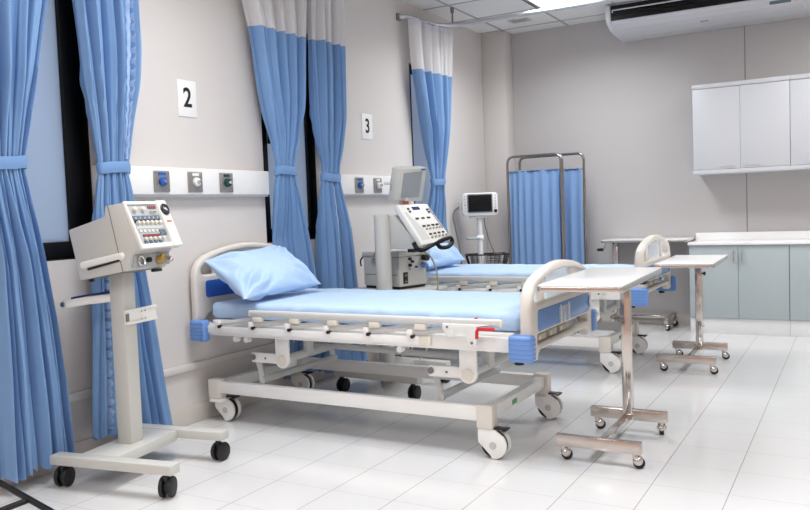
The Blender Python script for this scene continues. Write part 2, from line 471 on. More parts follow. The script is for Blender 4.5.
w14 = lambda z, u: .108
def amp1(z, u):
    e = min(1, min(u, 1-u)/.06+.25)
    return e*(.062 if z > 1.86 else .062-.044*max(0, 1-abs(z-1.46)/.4) if z > 1.06 else .062)
def pressed(z):      # pushed against the wall by the head of the bed
    return .11 if z > 1.45 else .012 if z < 1.03 else .012+.098*(z-1.03)/.42
curtain([(2.8, 1.86), (2.25, 1.93), (1.8, 2.0), (1.46, 2.05), (1.0, 2.075), (.05, 2.06)],
        [(2.8, 2.47), (2.5, 2.455), (2.213, 2.423), (1.977, 2.368), (1.746, 2.319), (1.483, 2.268), (1.429, 2.262), (1.295, 2.28), (.997, 2.325), (.738, 2.364), (.451, 2.392), (.05, 2.418)],
        2.8, 2.5, 1.46, .075, 9, 3, w14, amp1, 'blue curtain at far left of the picture, tied back on the first window')
curtain([(2.8, 2.52), (2.239, 2.551), (1.868, 2.581), (1.68, 2.613), (1.463, 2.644), (1.414, 2.638), (1.293, 2.615), (1.171, 2.6), (.857, 2.566), (.326, 2.523), (.1, 2.505)],
        [(2.8, 2.97), (2.321, 2.941), (2.065, 2.933), (1.909, 2.912), (1.7, 2.871), (1.546, 2.847), (1.44, 2.826), (1.342, 2.839), (1.086, 2.846), (.769, 2.903), (.498, 2.945), (.247, 2.99), (.082, 3.021)],
        2.8, 2.5, 1.455, .14, 9, 5, w14, amp1, 'blue curtain behind the left ventilator, tied back on the right of its window', .07,
        [(.78, 2.5, 1.5), (.18, 1.0, .16)], None, .022, .02)
def x3(z, u):
    if u > .5: return pressed(z)+(.11-pressed(z))*min(1, (u-.5)/.3)*.8
    return pressed(z)
def a3(z, u):
    k = (x3(z, u)-.012)/.098
    return (.006+(amp1(z, u)-.006)*k)*min(1, min(u, 1-u)/.06+.25) if z > .35 else .03
curtain([(2.8, 3.69), (2.495, 3.772), (2.35, 3.816), (2.039, 3.866), (1.846, 3.904), (1.663, 3.963), (1.538, 3.989), (1.462, 3.994), (1.38, 3.992), (1.285, 4.006), (1.026, 4.04), (.697, 4.05), (.1, 4.05)],
        [(2.8, 4.43), (2.63, 4.418), (2.426, 4.397), (2.155, 4.366), (1.885, 4.33), (1.682, 4.282), (1.56, 4.235), (1.461, 4.222), (1.383, 4.25), (1.283, 4.28), (.975, 4.36), (.74, 4.41), (.1, 4.45)],
        2.8, 2.365, 1.475, .1, 10, 11, x3, a3, 'blue and white curtain behind the near bed pillow, left of the second window', dl=.05, dr=.015)
curtain([(2.8, 4.455), (2.635, 4.445), (2.378, 4.432), (1.893, 4.43), (1.692, 4.454), (1.537, 4.505), (1.44, 4.5), (1.385, 4.483), (1.281, 4.465), (1.006, 4.45), (.731, 4.44), (.1, 4.43)],
        [(2.8, 4.83), (2.416, 4.82), (2.144, 4.817), (1.928, 4.801), (1.639, 4.773), (1.531, 4.745), (1.459, 4.74), (1.387, 4.749), (1.279, 4.774), (.987, 4.817), (.69, 4.861), (.308, 4.928), (.075, 4.966)],
        2.8, 2.38, 1.44, .085, 8, 23, w14, amp1, 'blue and white curtain beside the compressor ventilator, right of the second window', 0., [(.45, 1.38, .15)], None, .045, .012)
x5 = lambda z, u: pressed(z)
def a5(z, u):
    k = (pressed(z)-.012)/.098
    return (.006+(amp1(z, u)-.006)*k) if z > .35 else .03
curtain([(2.8, 5.85), (2.725, 5.855), (2.362, 5.901), (2.011, 5.988), (1.745, 6.067), (1.532, 6.133), (1.428, 6.172), (1.359, 6.187), (1.228, 6.2), (.961, 6.2), (.1, 6.15)],
        [(2.8, 6.53), (2.422, 6.52), (1.998, 6.52), (1.631, 6.455), (1.45, 6.43), (1.36, 6.46), (1.224, 6.54), (.94, 6.68), (.649, 6.76), (.1, 6.8)],
        2.785, 2.375, 1.435, .1, 8, 31, x5, a5, 'blue and white curtain on the curved track by the third window', 0., None,
        lambda u, z: (.07*max(0, u-.5)*2*max(0, (z-1.4)/1.4)) if z > 1.4 else 0, .03, .0)
# tracks
def track(pts, hangers, label):
    T = thing('curtain_track', (0, 0, 0))
    MB().tube(pts, .019, 12, False, (1.0, .8)).build('rail', W['alu'], T, 60)
    p0 = pts[0]
    MB().box(0, .02, p0[1]-.03, p0[1]+.03, p0[2]-.03, p0[2]+.03, .004).build('wall_bracket', W['gcable'], T)
    for (x, y, z) in hangers:
        h = MB().cyl((x, y, z), (x, y, H), .007, n=10); h.cyl((x, y, H-.05), (x, y, H), .016, n=12)
        h.build('hanger_rod', W['gcable'], T)
    tag(T, label, 'curtain track', 'curtain tracks')
zt = 2.815
pth = [Vector((.02, 5.885, zt)), Vector((.06, 5.9, zt))]+smooth_path([(.08, 5.96, zt), (.1, 6.15, zt), (.14, 6.33, zt), (.24, 6.43, zt), (.42, 6.462, zt), (.7, 6.462, zt)], 6)+[Vector((1.4, 6.462, zt)), Vector((2.6, 6.462, zt)), Vector((4.2, 6.462, zt))]
track(pth, [(.245, 6.435, zt), (1.7, 6.462, zt), (3.2, 6.462, zt)], 'curved grey metal curtain track hung below the ceiling above the far bed')
for y0, y1, lab in ((1.8, 3.05, 'straight grey curtain track above the first window'), (3.58, 4.9, 'straight grey curtain track above the second window')):
    track([Vector((.02, y0, zt)), Vector((.1, y0+.05, zt)), Vector((.13, y0+.12, zt)), Vector((.13, y1, zt))], [(.13, (y0+y1)/2, zt), (.13, y1-.05, zt)], lab)

# ------------------------------------------------------------------ hospital bed
def make_caster_bed(root, x, y, oy=0.):
    """large castor under a bed leg; wheel trails towards +x"""
    c = MB(); xp, yp = x, y; y = y+oy
    wx, wz, wr = x+.035, .064, .064
    poly = [(x-.036, .138), (x-.036, .075)]+[(wx+.057*math.cos(R(a)), wz+.057*math.sin(R(a))) for a in ()]+[(wx+.02*math.cos(R(215))-.02, wz-.02), (wx-.005, .012)]+[(wx+.007+.066*math.cos(R(a)), wz+.004+.066*math.sin(R(a))) for a in range(258, 405, 11)]+[(x+.05, .138)]
    c.prism(poly, 'y', y-.034, y-.018, .004); c.prism(poly, 'y', y+.018, y+.034, .004)
    c.box(x-.036, x+.044, min(y, yp)-.034, max(y, yp)+.034, .118, .14, .006)
    h = c.build('castor', W['white'], root)
    w = MB().cyl((wx, y-.016, wz), (wx, y+.016, wz), wr, n=32, bev=.005)
    w.build('castor_wheel', W['rubber'], h)
    hc = MB().cyl((wx+.006, y-.037, wz+.002), (wx+.006, y+.037, wz+.002), .018, n=20)
    hc.build('hub_cap', W['hub'], h)
    MB().box(x+.02, x+.1, y-.02, y+.02, .14, .148, .003).box(x+.085, x+.105, y-.03, y+.03, .136, .146, .003).build('brake_pedal', W['blackp'], h)

def make_bed():
    B = thing('hospital_bed', (0, 3.785, 0))
    yl = .3825
    # undercarriage
    u = MB()
    for s in (-1, 1):
        u.box(.15, 1.79, s*yl-.022, s*yl+.022, .172, .242, .006)
    u.box(.09, .14, -yl, yl, .175, .235, .005); u.box(1.795, 1.845, -yl, yl, .175, .235, .005)
    u.build('undercarriage', W['white'], B)
    for x in (.115, 1.822):
        for s in (-1, 1):
            MB().box(x-.042, x+.042, s*yl-.034, s*yl+.034, .14, .252, .008).build('leg_post', W['cream'], B)
            make_caster_bed(B, x, s*yl, .045 if (x < 1 and s < 0) else 0.)
    MB().box(1.8455, 1.847, -.12, -.06, .19, .215).build('sticker', W['green'], B)
    # lifting linkage
    for x, dx in ((.62, -.235), (1.74, -.225)):
        for s in (-1, 1):
            y = s*.395
            br = MB(); br.box(x-.045, x+.045, y-.008, y+.008, .4, .53, .003); br.cyl((x, y-.008, .395), (x, y+.008, .395), .047, n=24)
            b = br.build('hinge_bracket', W['white'], B)
            MB().cyl((x, y-s*0-.018, .39), (x, y+.018, .39), .03, n=24, bev=.004).build('pivot_cap', W['ivory'], b)
            ar = MB(); ar.box(x+dx, x-.01, s*.37-.012, s*.37+.012, .365, .42, .004)
            a = ar.build('lift_arm', W['white'], B)
            MB().cyl((x+dx+.015, s*.37-.02, .395), (x+dx+.015, s*.37+.02, .395), .016, n=14).cyl((x+dx+.1, s*.37-.015, .392), (x+dx+.1, s*.37+.015, .392), .006, n=10).build('pivot_bolt', W['gcable'], a)
            lk = MB(); p0 = Vector((x+dx+.015, s*.345, .4)); p1 = Vector((x+dx+.055, s*.345, .24))
            lk.tube([p0, p1], .028, 4, False, (.35, 1))
            lk.build('link_leg', W['gray'], B)
        MB().cyl((x, -.39, .395), (x, .39, .395), .024, n=16).build('cross_tube', W['gray'], B)
        MB().cyl((x+dx+.05, -.36, .262), (x+dx+.05, .36, .262), .02, n=16).build('cross_tube', W['gray'], B)
        for yy in (-.18, .18):
            MB().box(x+.0, x+.03, yy-.03, yy+.03, .39, .54, .004).build('lift_plate', W['gray'], B)
    MB().tube([(.5, .05, .4), (1.6, .05, .38)], .018, 12).build('pull_rod', W['gray'], B)
    # frame
    f = MB()
    for s in (-1, 1): f.box(.1, 2.02, s*.44-.022, s*.44+.022, .52, .588, .005)
    for x in (.12, .62, 1.18, 1.74, 1.99): f.box(x-.02, x+.02, -.43, .43, .525, .58, .004)
    f.build('bed_frame', W['white'], B)
    p = MB()
    for s in (-1, 1): p.box(.16, .62, s*.42-.018, s*.42+.018, .588, .606, .004); p.box(.62, 1.99, s*.41-.018, s*.41+.018, .588, .606, .004)
    for i in range(14): p.box(.2+i*.132, .27+i*.132, -.40, .40, .596, .606)
    p.build('mattress_platform', W['white'], B)
    # bumpers
    for x0, x1 in ((.04, .15), (1.99, 2.105)):
        for s in (-1, 1):
            b = MB()
            a0, a1 = (s*.445, s*.508); 
            b.box(x0, x1, min(a0, a1), max(a0, a1), .485, .607, .016, 4)
            b = b.build('corner_bumper', W['lav'], B)
            gr = MB()
            for k in range(5):
                z = .503+k*.021
                gr.box(x0+.006, x1-.006, min(s*.502, s*.5095), max(s*.502, s*.5095), z-.0012, z+.0012)
                if x1 > 1: gr.box(x1-.008, x1+.0012, min(s*.455, s*.497), max(s*.455, s*.497), z-.0012, z+.0012)
            gr.build('bumper_groove', W['bpanel'], b)
    for x in (2.03,):
        for s in (-1, 1): MB().cyl((x, s*.47, .472), (x, s*.47, .486), .022, n=14).build('bumper_foot', W['blackp'], B)
    # head and foot boards: same moulding, the head one higher
    def board(name, x, dz, th, col, pcol, holder):
        outl = [(.465, .478), (.465, .70), (.462, .745), (.448, .79), (.42, .825), (.37, .852), (.28, .878), (.17, .898), (.06, .909), (0, .911)]
        outer = [(a, b+dz) for a, b in outl]+[(-a, b+dz) for a, b in outl[-2::-1]]
        outer += [(-.39, .478+dz), (-.375, .505+dz), (-.34, .52+dz), (.34, .52+dz), (.375, .505+dz), (.39, .478+dz)]
        up = [(.412, .765), (.40, .788), (.355, .815), (.27, .842), (.17, .862), (0, .873)]
        hole = [(a, b+dz) for a, b in up]+[(-a, b+dz) for a, b in up[-2::-1]]+[(-.402, .75+dz), (-.38, .742+dz), (.38, .742+dz), (.402, .75+dz)]
        slot = rrect(-.385, .385, .552+dz, .596+dz, .012)
        o = curve_obj(name, [outer, hole, slot] if holder else [outer, hole], th/2, .016, W[col], B, Matrix.Translation((x, 0, 0)) @ MYZ, 3)
        pn = MB().prism(rrect(-.385, .405, .608+dz, .708+dz, .02), 'x', x-th/2-.003, x+th/2+.003, .002)
        pn = pn.build('blue_panel', W[pcol], o)
        for yy in (-.27, .2):
            st = MB().prism([(yy-.03, .87+dz), (yy+.035, .87+dz), (yy+.022, .735+dz), (yy-.022, .735+dz)], 'x', x-.016, x+.016, .005)
            st.build('strut', W[col], o)
        MB().box(x-.006, x+.006, -.2, .14, .737+dz, .868+dz).build('inner_panel', W['clear'], o) if holder else None
        if holder:
            hd = MB().box(x+th/2+.003, x+th/2+.008, -.1, .04, .612+dz, .69+dz, .002)
            hd.box(x+th/2+.008, x+th/2+.016, -.1, -.088, .612+dz, .70+dz, .002).box(x+th/2+.008, x+th/2+.016, .028, .04, .612+dz, .70+dz, .002).box(x+th/2+.008, x+th/2+.014, -.045, -.02, .61+dz, .66+dz, .002)
            hd.build('card_holder', W['clear'], o)
            MB().prism([(.37, .655+dz), (.4, .69+dz), (.392, .655+dz), (.4, .625+dz)], 'x', x+th/2+.003, x+th/2+.006).build('dark_clip', W['deep'], o)
            for yy in (-.28, -.13, .02):
                cr = MB().box(x-.02, x+.012, yy-.06, yy+.06, .556+dz, .59+dz, .006)
                cr.build('folded_crank', W['cable'], o)
                MB().cyl((x+.012, yy-.045, .574+dz), (x+.018, yy-.045, .574+dz), .01, n=12).build('crank_pivot', W['ivory'], o)
        return o
    board('headboard', .043, .115, .048, 'cream', 'deep', False)
    fb = board('footboard', 2.062, 0, .058, 'cream', 'bpanel', True)
    # side rails, folded down
    pv = [.246, .488, .736, .988, 1.23, 1.482]; cl = [.534, .784, 1.027, 1.28, 1.539, 1.73]
    for s in (-1, 1):
        y = s*.485
        sr = MB().box(.482, 1.955, y-.014, y+.014, .638, .676, .012, 3).build('side_rail', W['alu' if False else 'gray'], B)
        MB().box(.478, .486, y-.014, y+.014, .64, .674, .004).build('end_cap', W['ivory'], sr); MB().box(1.95, 1.96, y-.014, y+.014, .64, .674, .004).build('end_cap', W['ivory'], sr)
        ch = MB().box(.16, 1.53, s*.474-.012, s*.474+.012, .536, .578, .005).build('rail_channel', W['white'], B)
        MB().box(1.52, 1.585, s*.474-.013, s*.474+.013, .532, .58, .006).build('channel_cap', W['ivory'], ch)
        for a, b in zip(pv, cl):
            po = MB().tube([(a, s*.478, .592), (b-.01, s*.478, .624)], .014, 4, False, (1, .5)).build('folded_post', W['gray'], sr)
        for b in cl[:5]: MB().box(b-.032, b+.03, y-.013, y+.013, .612, .642, .005).build('post_clip', W['ivory'], sr)
        for a in pv:
            k = MB().box(a-.02, a+.014, s*.478-.018, s*.478+.018, .573, .612, .006).build('post_bracket', W['white'], sr)
            MB().cyl((a+.012, s*.5, .578), (a+.012, s*.47, .578), .009, n=12).build('pivot_bolt', W['blackp'], sr)
        la = MB().box(1.665, 1.79, y-.02, y+.02, .61, .65, .006).prism([(1.665, .65), (1.665, .625), (1.69, .59), (1.72, .59), (1.72, .62), (1.78, .62), (1.795, .55), (1.835, .55), (1.84, .64), (1.9, .65)], 'y', y-.022, y-.006, .002)
        la = la.build('latch', W['white'], sr)
        MB().tube(round_path([(1.838, y+s*.018, .585), (1.84, y+s*.018, .626), (1.86, y+s*.018, .63), (1.925, y+s*.018, .63)], .012), .008, 8).build('release_handle', W['red'], la)
        MB().cyl((1.815, y-.026, .565), (1.815, y+.026, .565), .007, n=10).cyl((1.69, y-.026, .635), (1.69, y+.026, .635), .006, n=10).build('latch_bolt', W['gcable'], la)
        MB().cyl((1.83, y-.006, .676), (1.83, y+.006, .676), .006, n=10).build('red_mark', W['red'], sr)
    for x in (.34, .42, 1.4): MB().cyl((x, -.462, .505), (x, -.43, .505), .016, n=14).build('wheel_stop', W['white'], B)
    return B

bed = make_bed()
tag(bed, 'near white hospital bed with cream boards and blue corner bumpers under sign 2', 'hospital bed', 'hospital beds')
bed2 = dup(bed)
for ch in bed2.children:
    if ch.name.startswith('footboard'): ch.location = (.015, 0, .032)
    if ch.name.startswith('corner_bumper') and ch.bound_box[0][0] > 1: ch.scale.x = 1.3; ch.location.x = -1.99*.3
if 1:
    bed2.location = (-.005, 3.785+2.075, 0)
tag(bed2, 'far white hospital bed with cream boards, behind the near bed under sign 3', 'hospital bed', 'hospital beds')

def make_mattress(x0, x1, yc, hw, z0, z1, seed, label):
    NX, NP = 130, 64
    sec = rrect(-hw, hw, 0, z1-z0, .032, 5)
    # resample the section evenly
    per = []; pts = [Vector((a, b)) for a, b in sec]; tot = 0; ds = []
    for i in range(len(pts)): d = (pts[(i+1) % len(pts)]-pts[i]).length; ds.append(d); tot += d
    def at(t):
        t = (t % 1)*tot
        for i, d in enumerate(ds):
            if t <= d: return pts[i].lerp(pts[(i+1) % len(pts)], t/d if d else 0)
            t -= d
        return pts[0]
    NP = 150
    S_ = [at(i/NP) for i in range(NP)]
    off = Vector((seed*3.1, seed*1.7, 0))
    def fn(u, v):      # u around, v along x
        p = S_[int(round(u*NP)) % NP]
        e = min(v, 1-v)*(x1-x0)
        k = 1 if e > .035 else math.sqrt(max(0, 1-(1-e/.035)**2))
        h = z1-z0
        y = p.x*(1-.035/hw*(1-k)); z = h/2+(p.y-h/2)*(.35+.65*k)
        x = x0+(x1-x0)*v
        top = z > h-.034
        w = noise.noise(Vector((x*3.2, y*2.2, 0))+off)*.006+noise.noise(Vector((x*9-y*5, y*6, 1))+off)*.0025
        d = 0
        if abs(y) > hw-.05:   # gathered sheet on the side
            a = (abs(y)-(hw-.05))/.05
            f = math.sin(x*46+11*z+5*noise.noise(Vector((x*2, 0, seed))))*noise.noise(Vector((x*3.3, 4, seed)))
            d = a*(.008*f+.003*noise.noise(Vector((x*25+z*30, z*20, seed))))
        z += w*(1 if top else .2)+(.004*a*math.sin(x*30+noise.noise(Vector((x*4, 9, seed)))*6) if abs(y) > hw-.05 and top else 0)
        y += math.copysign(d, y)
        return Vector((x, yc+y, z0+z))
    m = MB().grid(fn, NP, NX, True)
    bm = m.bm; bmesh.ops.holes_fill(bm, edges=[e for e in bm.edges if len(e.link_faces) == 1])
    o = m.build('mattress', W['sheet'], None, 60)
    tag(o, label, 'mattress', 'sheeted mattresses')
make_mattress(.13, 2.025, 3.785, .425, .6075, .701, 1, 'mattress in a pale blue sheet on the near hospital bed')
make_mattress(.125, 2.02, 5.86, .425, .6075, .701, 2, 'mattress in a pale blue sheet on the far hospital bed')

def make_pillow(tl, tr, br, bl, th, seed, label):
    """corners of the middle surface, seen from the front"""
    tl, tr, br, bl = map(Vector, (tl, tr, br, bl))
    nrm = (tr-tl).cross(bl-tl).normalized()*-1
    NU, NV = 110, 80; off = Vector((seed*5.3, 2.2*seed, 0))
    m = MB()
    for sgn in (1, -1):
        def fn(u, v):
            a = 2*u-1; b = 2*v-1
            # pinch the sides inwards between the corners
            uu = .5+.5*a*(1-.07*(1-b*b)); vv = .5+.5*b*(1-.09*(1-a*a))
            p = (tl*(1-uu)+tr*uu)*(1-vv)+(bl*(1-uu)+br*uu)*vv
            prof = max(0, (1-a**4)*(1-b**4))**.62*(1-.12*(a*a+b*b))
            q = Vector((u*3.2, v*2.4, 0))+off
            edge = max(abs(a), abs(b))
            ca = math.hypot(max(0, abs(a)-.0), max(0, abs(b)))
            wr = .22*noise.noise(q*1.1)+.1*noise.noise(q*2.6)
            # creases fanning out of the corners
            cr = 0
            for cx, cy, kk in ((-1, 1, 1), (1, 1, .8), (-1, -1, .8), (1, -1, .6)):
                dx, dy = a-cx, (b-cy)*.7; rr = math.hypot(dx, dy)+1e-3; an = math.atan2(dy, dx)
                cr += kk*math.sin(an*13+3*noise.noise(q*1.4+Vector((cx, cy, 3)))) * math.exp(-(rr-.45)**2/.09)
            d = th*prof*(1+.45*wr)+.02*cr*min(1, prof*1.8)+.004*noise.noise(q*5)*min(1, prof*2)
            return p+nrm*(sgn*d)
        m.grid(fn, NU, NV)
    bmesh.ops.remove_doubles(m.bm, verts=list(m.bm.verts), dist=.0004)
    o = m.build('pillow', W['pillow'], None, 70)
    tag(o, label, 'pillow', 'blue pillows')
make_pillow((.135, 3.32, .945), (.12, 4.05, .985), (.475, 3.975, .752), (.50, 3.24, .742), .085, 1, 'plump blue pillow leaning on the headboard of the near bed')
make_pillow((.135, 5.45, .92), (.12, 6.12, .94), (.475, 6.06, .752), (.49, 5.38, .748), .085, 4, 'blue pillow leaning on the headboard of the far bed, partly behind the grey compressor')

# ------------------------------------------------------------------ overbed tables
def small_castor(T, x, y, ang, r=.026, top=.068):
    a = R(ang); d = Vector((math.cos(a), math.sin(a), 0)); pr = Vector((-d.y, d.x, 0)); c = Vector((x, y, 0))
    w = c+d*.018+Vector((0, 0, r))
    st = MB().cyl((x, y, top-.018), (x, y, top), .011, n=12)
    for s in (-1, 1):
        st.tube([Vector((x, y, top-.012))+pr*(s*.013), w+pr*(s*.016)], .011, 8, False, (1, .35))
    st.sph(w+Vector((0, 0, .009))-d*.004, .026, (.95, .95, .95), 14)
    o = st.build('castor', W['chrome'], T)
    MB().cyl(w-pr*.011, w+pr*.011, r, n=20, bev=.003).build('castor_wheel', W['rubber'], o)

def make_table(loc, rz, zt, y0, y1, label, crank=False, angs=(20, -50, 40, 80), D=.555, hw=.198, turn=0., dx=0., knob=1, sx=0.):
    T = thing('overbed_table', loc, rz)
    f = MB()
    MB().box(-.195, .195, -.018, .018, .066, .12, .003).build('base_bar', W['steel'], T)
    MB().box(-.195, .195, D-.018, D+.018, .068, .122, .003).build('base_bar', W['steel'], T)
    MB().box(sx-.02, sx+.02, .018, D-.018, .07, .095, .003).build('base_spine', W['chrome'], T)
    MB().box(-.024, .024, D-.022, D+.022, .1, zt-.03, .003).build('post', W['chrome'], T)
    MB().box(-.017, .017, D-.017, D+.017, zt-.3, zt-.02, .002).build('inner_post', W['chrome'], T)
    # top
    top = MB().prism(rrect(.006-hw, hw-.006, y0+.004, y1-.004, .02, 5), 'z', zt-.004, zt+.004, .0015).build('table_top', W['lamin'], T)
    eb = MB().prism(rrect(-hw, hw, y0, y1, .024, 5), 'z', zt-.024, zt-.003, .003).build('edge_band', W['steel'], T)
    for q in (top, eb):
        q.matrix_local = Matrix.Translation((dx, D, 0)) @ Matrix.Rotation(R(turn), 4, 'Z') @ Matrix.Translation((0, -D, 0))
    MB().box(-.03, .03, max(y0+.2, .1), D+.02, zt-.034, zt-.023, .003).build('top_bracket', W['blackp'], T)
    for (x, y, a) in ((-.165, 0, angs[0]), (.165, 0, angs[1]), (-.165, D, angs[2]), (.165, D, angs[3])): small_castor(T, x, y, a)
    if not crank and not knob:
        MB().box(.13, .165, .28, .34, zt-.045, zt-.023, .004).build('top_clamp', W['blackp'], T)
    elif not crank:
        k = MB().cyl((.024, D, zt-.12), (.04, D, zt-.12), .006, n=10).cyl((.035, D, zt-.12), (.05, D, zt-.12), .016, .013, n=14, bev=.003)
        k.build('clamp_knob', W['blackp'], T)
        MB().cyl((.024, D, .25), (.034, D, .25), .012, n=12).build('post_knob', W['chrome'], T)
    else:
        ck = MB().tube(round_path([(-.1, y1-.05, zt-.02), (-.1, y1-.02, zt-.03), (-.1, y1-.012, zt-.085), (-.1, y1+.01, zt-.09)], .015), .007, 8).build('crank_arm', W['steel'], T)
        MB().cyl((-.1, y1, zt-.09), (-.1, y1+.06, zt-.092), .016, .013, n=14, bev=.004).build('crank_grip', W['blackp'], ck)
    tag(T, label, 'overbed table', 'chrome overbed tables')
    return T
make_table((2.325, 3.50, 0), 0, .838, -.27, .70, 'nearest chrome overbed table with white top, across the foot of the near bed', False, (35, 20, 30, 100), hw=.187, turn=2.6, dx=-.026, knob=0)
make_table((2.325, 5.63, 0), 0, .757, -.14, .78, 'chrome overbed table with white top at the foot of the far bed', False, (30, 20, 25, 30), hw=.195, turn=2, dx=-.006)
make_table((1.83, 7.6, 0), R(90), .835, -.2, .585, 'overbed table with black crank handle standing against the back wall', True, (230, 240, 60, 60), .49, sx=.15)

# ------------------------------------------------------------------ ventilator bases
def twin_castor(T, x, y, ang, top=.107):
    a = R(ang); d = Vector((math.cos(a), math.sin(a), 0)); pr = Vector((-d.y, d.x, 0)); r = .045
    w = Vector((x, y, r))+d*.012
    b = MB().cyl((x, y, top-.02), (x, y, top), .014, n=12).cyl(w-pr*.008, w+pr*.008, .028, n=16).box(-.012, .012, -.012, .012, .05, top-.012, .004, 2, Matrix.Translation((x, y, 0)))
    o = b.build('castor', W['blackp'], T)
    for s in (-1, 1):
        MB().cyl(w+pr*(s*.009), w+pr*(s*.028), r, n=26, bev=.006).build('castor_wheel', W['rubber'], o)
def vent_base(T, cm, angs):
    MB().box(-.17, .48, -.283, -.217, .107, .15, .005).build('base_leg', W[cm], T)
    MB().box(-.16, .40, .217, .283, .107, .15, .005).build('base_leg', W[cm], T)
    MB().box(-.05, .15, -.215, .215, .098, .148, .005).build('base_plate', W[cm], T)
    for (x, y), a in zip(((-.13, -.25), (.43, -.25), (-.12, .25), (.36, .25)), angs): twin_castor(T, x, y, a)

V = thing('ventilator', (.33, 2.53, 0), R(9.5))
vent_base(V, 'vent', (100, 105, 100, 85))
MB().box(.006, .088, -.042, .042, .146, .97, .008).build('column', W['vent'], V)
# rail on the column, facing right
rl = MB().box(.089, .1, -.05, .17, .705, .775, .003).box(.1, .106, -.05, .17, .705, .718, .002).box(.1, .106, -.05, .17, .762, .775, .002).build('accessory_rail', W['ventl'], V)
MB().box(.1, .103, -.052, -.03, .722, .757).build('rail_slot', W['gcable'], rl)
for yy in (.06, .085):
    for zz in (.722, .758): MB().cyl((.1, yy, zz), (.1025, yy, zz), .004, n=8).build('rail_screw', W['steel'], rl)
# rear arm
ar = MB().tube(round_path([(.01, -.03, .83), (-.1, -.06, .822), (-.2, -.09, .808), (-.225, -.09, .806)], .03), .017, 8, False, (1.1, .45)).build('rear_arm', W['ventl'], V)
MB().cyl((-.215, -.105, .806), (-.215, -.075, .806), .012, n=12).build('arm_bolt', W['steel'], ar)
MB().tube(smooth_path([(.03, -.03, .86), (-.06, -.045, .85), (-.15, -.07, .838), (-.18, -.08, .832)], 5), .006, 8).build('blue_hose', W['navy'], ar)
MB().cyl((-.02, -.12, .935), (-.02, -.12, .915), .012, n=10).build('rubber_foot', W['blackp'], V)
# head unit: side profile (lx, z) read off the photograph, width in ly
yn, yf = -.155, .125
prof = [(-.105, 1.153), (-.055, .922), (.205, .963), (.232, 1.035), (.283, 1.068), (.2, 1.263), (.107, 1.254), (.098, 1.206)]
Hd = MB().prism(prof, 'y', yn, yf, .007).build('head_unit', W['vent'], V)
MB().prism([(.122, 1.257), (.126, 1.257), (.188, .962), (.184, .962)], 'y', yn-.0008, yn+.002).build('casing_seam', W['gcable'], Hd)
# side handle
hs = MB(); e0, e1 = Vector((-.03, yn-.002, .992)), Vector((.185, yn-.002, 1.03))
hs.tube([e0, e1], .017, 8, False, (1, .5)); hs.sph(e0, .017, (1, .5, 1)); hs.sph(e1, .017, (1, .5, 1))
hs = hs.build('side_handle', W['ventl'], Hd)
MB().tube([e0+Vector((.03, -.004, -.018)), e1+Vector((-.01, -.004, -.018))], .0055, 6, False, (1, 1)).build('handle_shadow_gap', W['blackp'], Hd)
# sloped front: coordinates (s across ly, t down the slope 0..1)
pt, pb = Vector((.2, 0, 1.263)), Vector((.283, 0, 1.068)); sl_ = (pb-pt); nf = Vector((-sl_.z, 0, sl_.x)).normalized()
def F(ly, t, d=0.): return pt+sl_*t+nf*d+Vector((0, ly, 0))
def slab(b, y0, y1, t0, t1, d0, d1, bev=0.):
    A = [F(y0, t0, d1), F(y1, t0, d1), F(y1, t1, d1), F(y0, t1, d1)]
    b.quad(A[0], A[1], A[2], A[3], d1-d0, bev); return b
fr = MB(); slab(fr, yn, yn+.013, 0, 1.0, -.004, .014, .004); slab(fr, yn, .062, -.02, .05, -.004, .012, .004); slab(fr, yn, .062, .96, 1.06, -.004, .016, .004)
fr.build('front_bezel', W['ventl'], Hd)
col_ = MB(); slab(col_, .062, yf+.004, -.03, 1.06, -.02, .02, .006)
gc = col_.build('gauge_column', W['ventl'], Hd)
cp = slab(MB(), yn+.013, .062, .05, .96, -.003, .004).build('control_panel', W['panelg'], Hd)
gm = MB(); gm.cyl(F(.095, .2, .018), F(.095, .2, .025), .027, n=28)
gm = gm.build('pressure_gauge', W['glassb'], Hd)
MB().torus(F(.095, .2, .025), nf, .026, .003, 26, 6).build('gauge_rim', W['blackp'], Hd)
MB().tube([F(.085, .17, .026), F(.107, .23, .026)], .0035, 5).sph(F(.095, .2, .026), .006).build('gauge_needle', W['whitek'], Hd)
slab(MB(), .078, .112, .46, .5, .019, .0225).build('orange_badge', W['orange'], Hd)
def strip(nm, m, y0, y1, t0, t1, d=.008): return slab(MB(), y0, y1, t0, t1, .002, d).build(nm, W[m], Hd)
strip('alarm_display', 'maroon', .0, .055, .09, .14)
strip('setting_band', 'slate', -.128, .056, .31, .4, .007)
strip('black_band', 'blackp', -.128, .056, .4, .47, .006)
strip('readout_display', 'maroon', -.108, .01, .74, .79)
strip('lower_readout', 'slate', .016, .056, .64, .77)
strip('grey_band', 'gray', -.128, .056, .53, .6, .006)
for (y, t, r) in ((-.1, .16, .012), (-.045, .16, .012), (.005, .22, .005), (.022, .22, .005), (.04, .22, .005)):
    MB().cyl(F(y, t, .004), F(y, t, .02), r, r*.8, n=14, bev=.002).build('dial_knob', W['ivory' if r > .01 else 'hub'], Hd)
for i in range(6):
    y = -.112+i*.03
    MB().cyl(F(y, .475, .004), F(y, .475, .02), .0085, .0075, n=14, bev=.002).build('dial_knob', W['ivory'], Hd)
    MB().box(-.002, .002, -.002, .002, -.004, .004, 0, 2, Matrix.Translation(F(y, .36, .008))).build('scale_mark', W['whitek'], Hd)
for i in range(5):
    y = -.105+i*.031
    MB().cyl(F(y, .84, .004), F(y, .84, .018), .0075, .0065, n=12, bev=.002).build('dial_knob', W['ivory'], Hd)
for i in range(4):
    y = -.115+i*.034
    slab(MB(), y, y+.02, .885, .955, .003, .009).build('push_button', W['slate'], Hd)
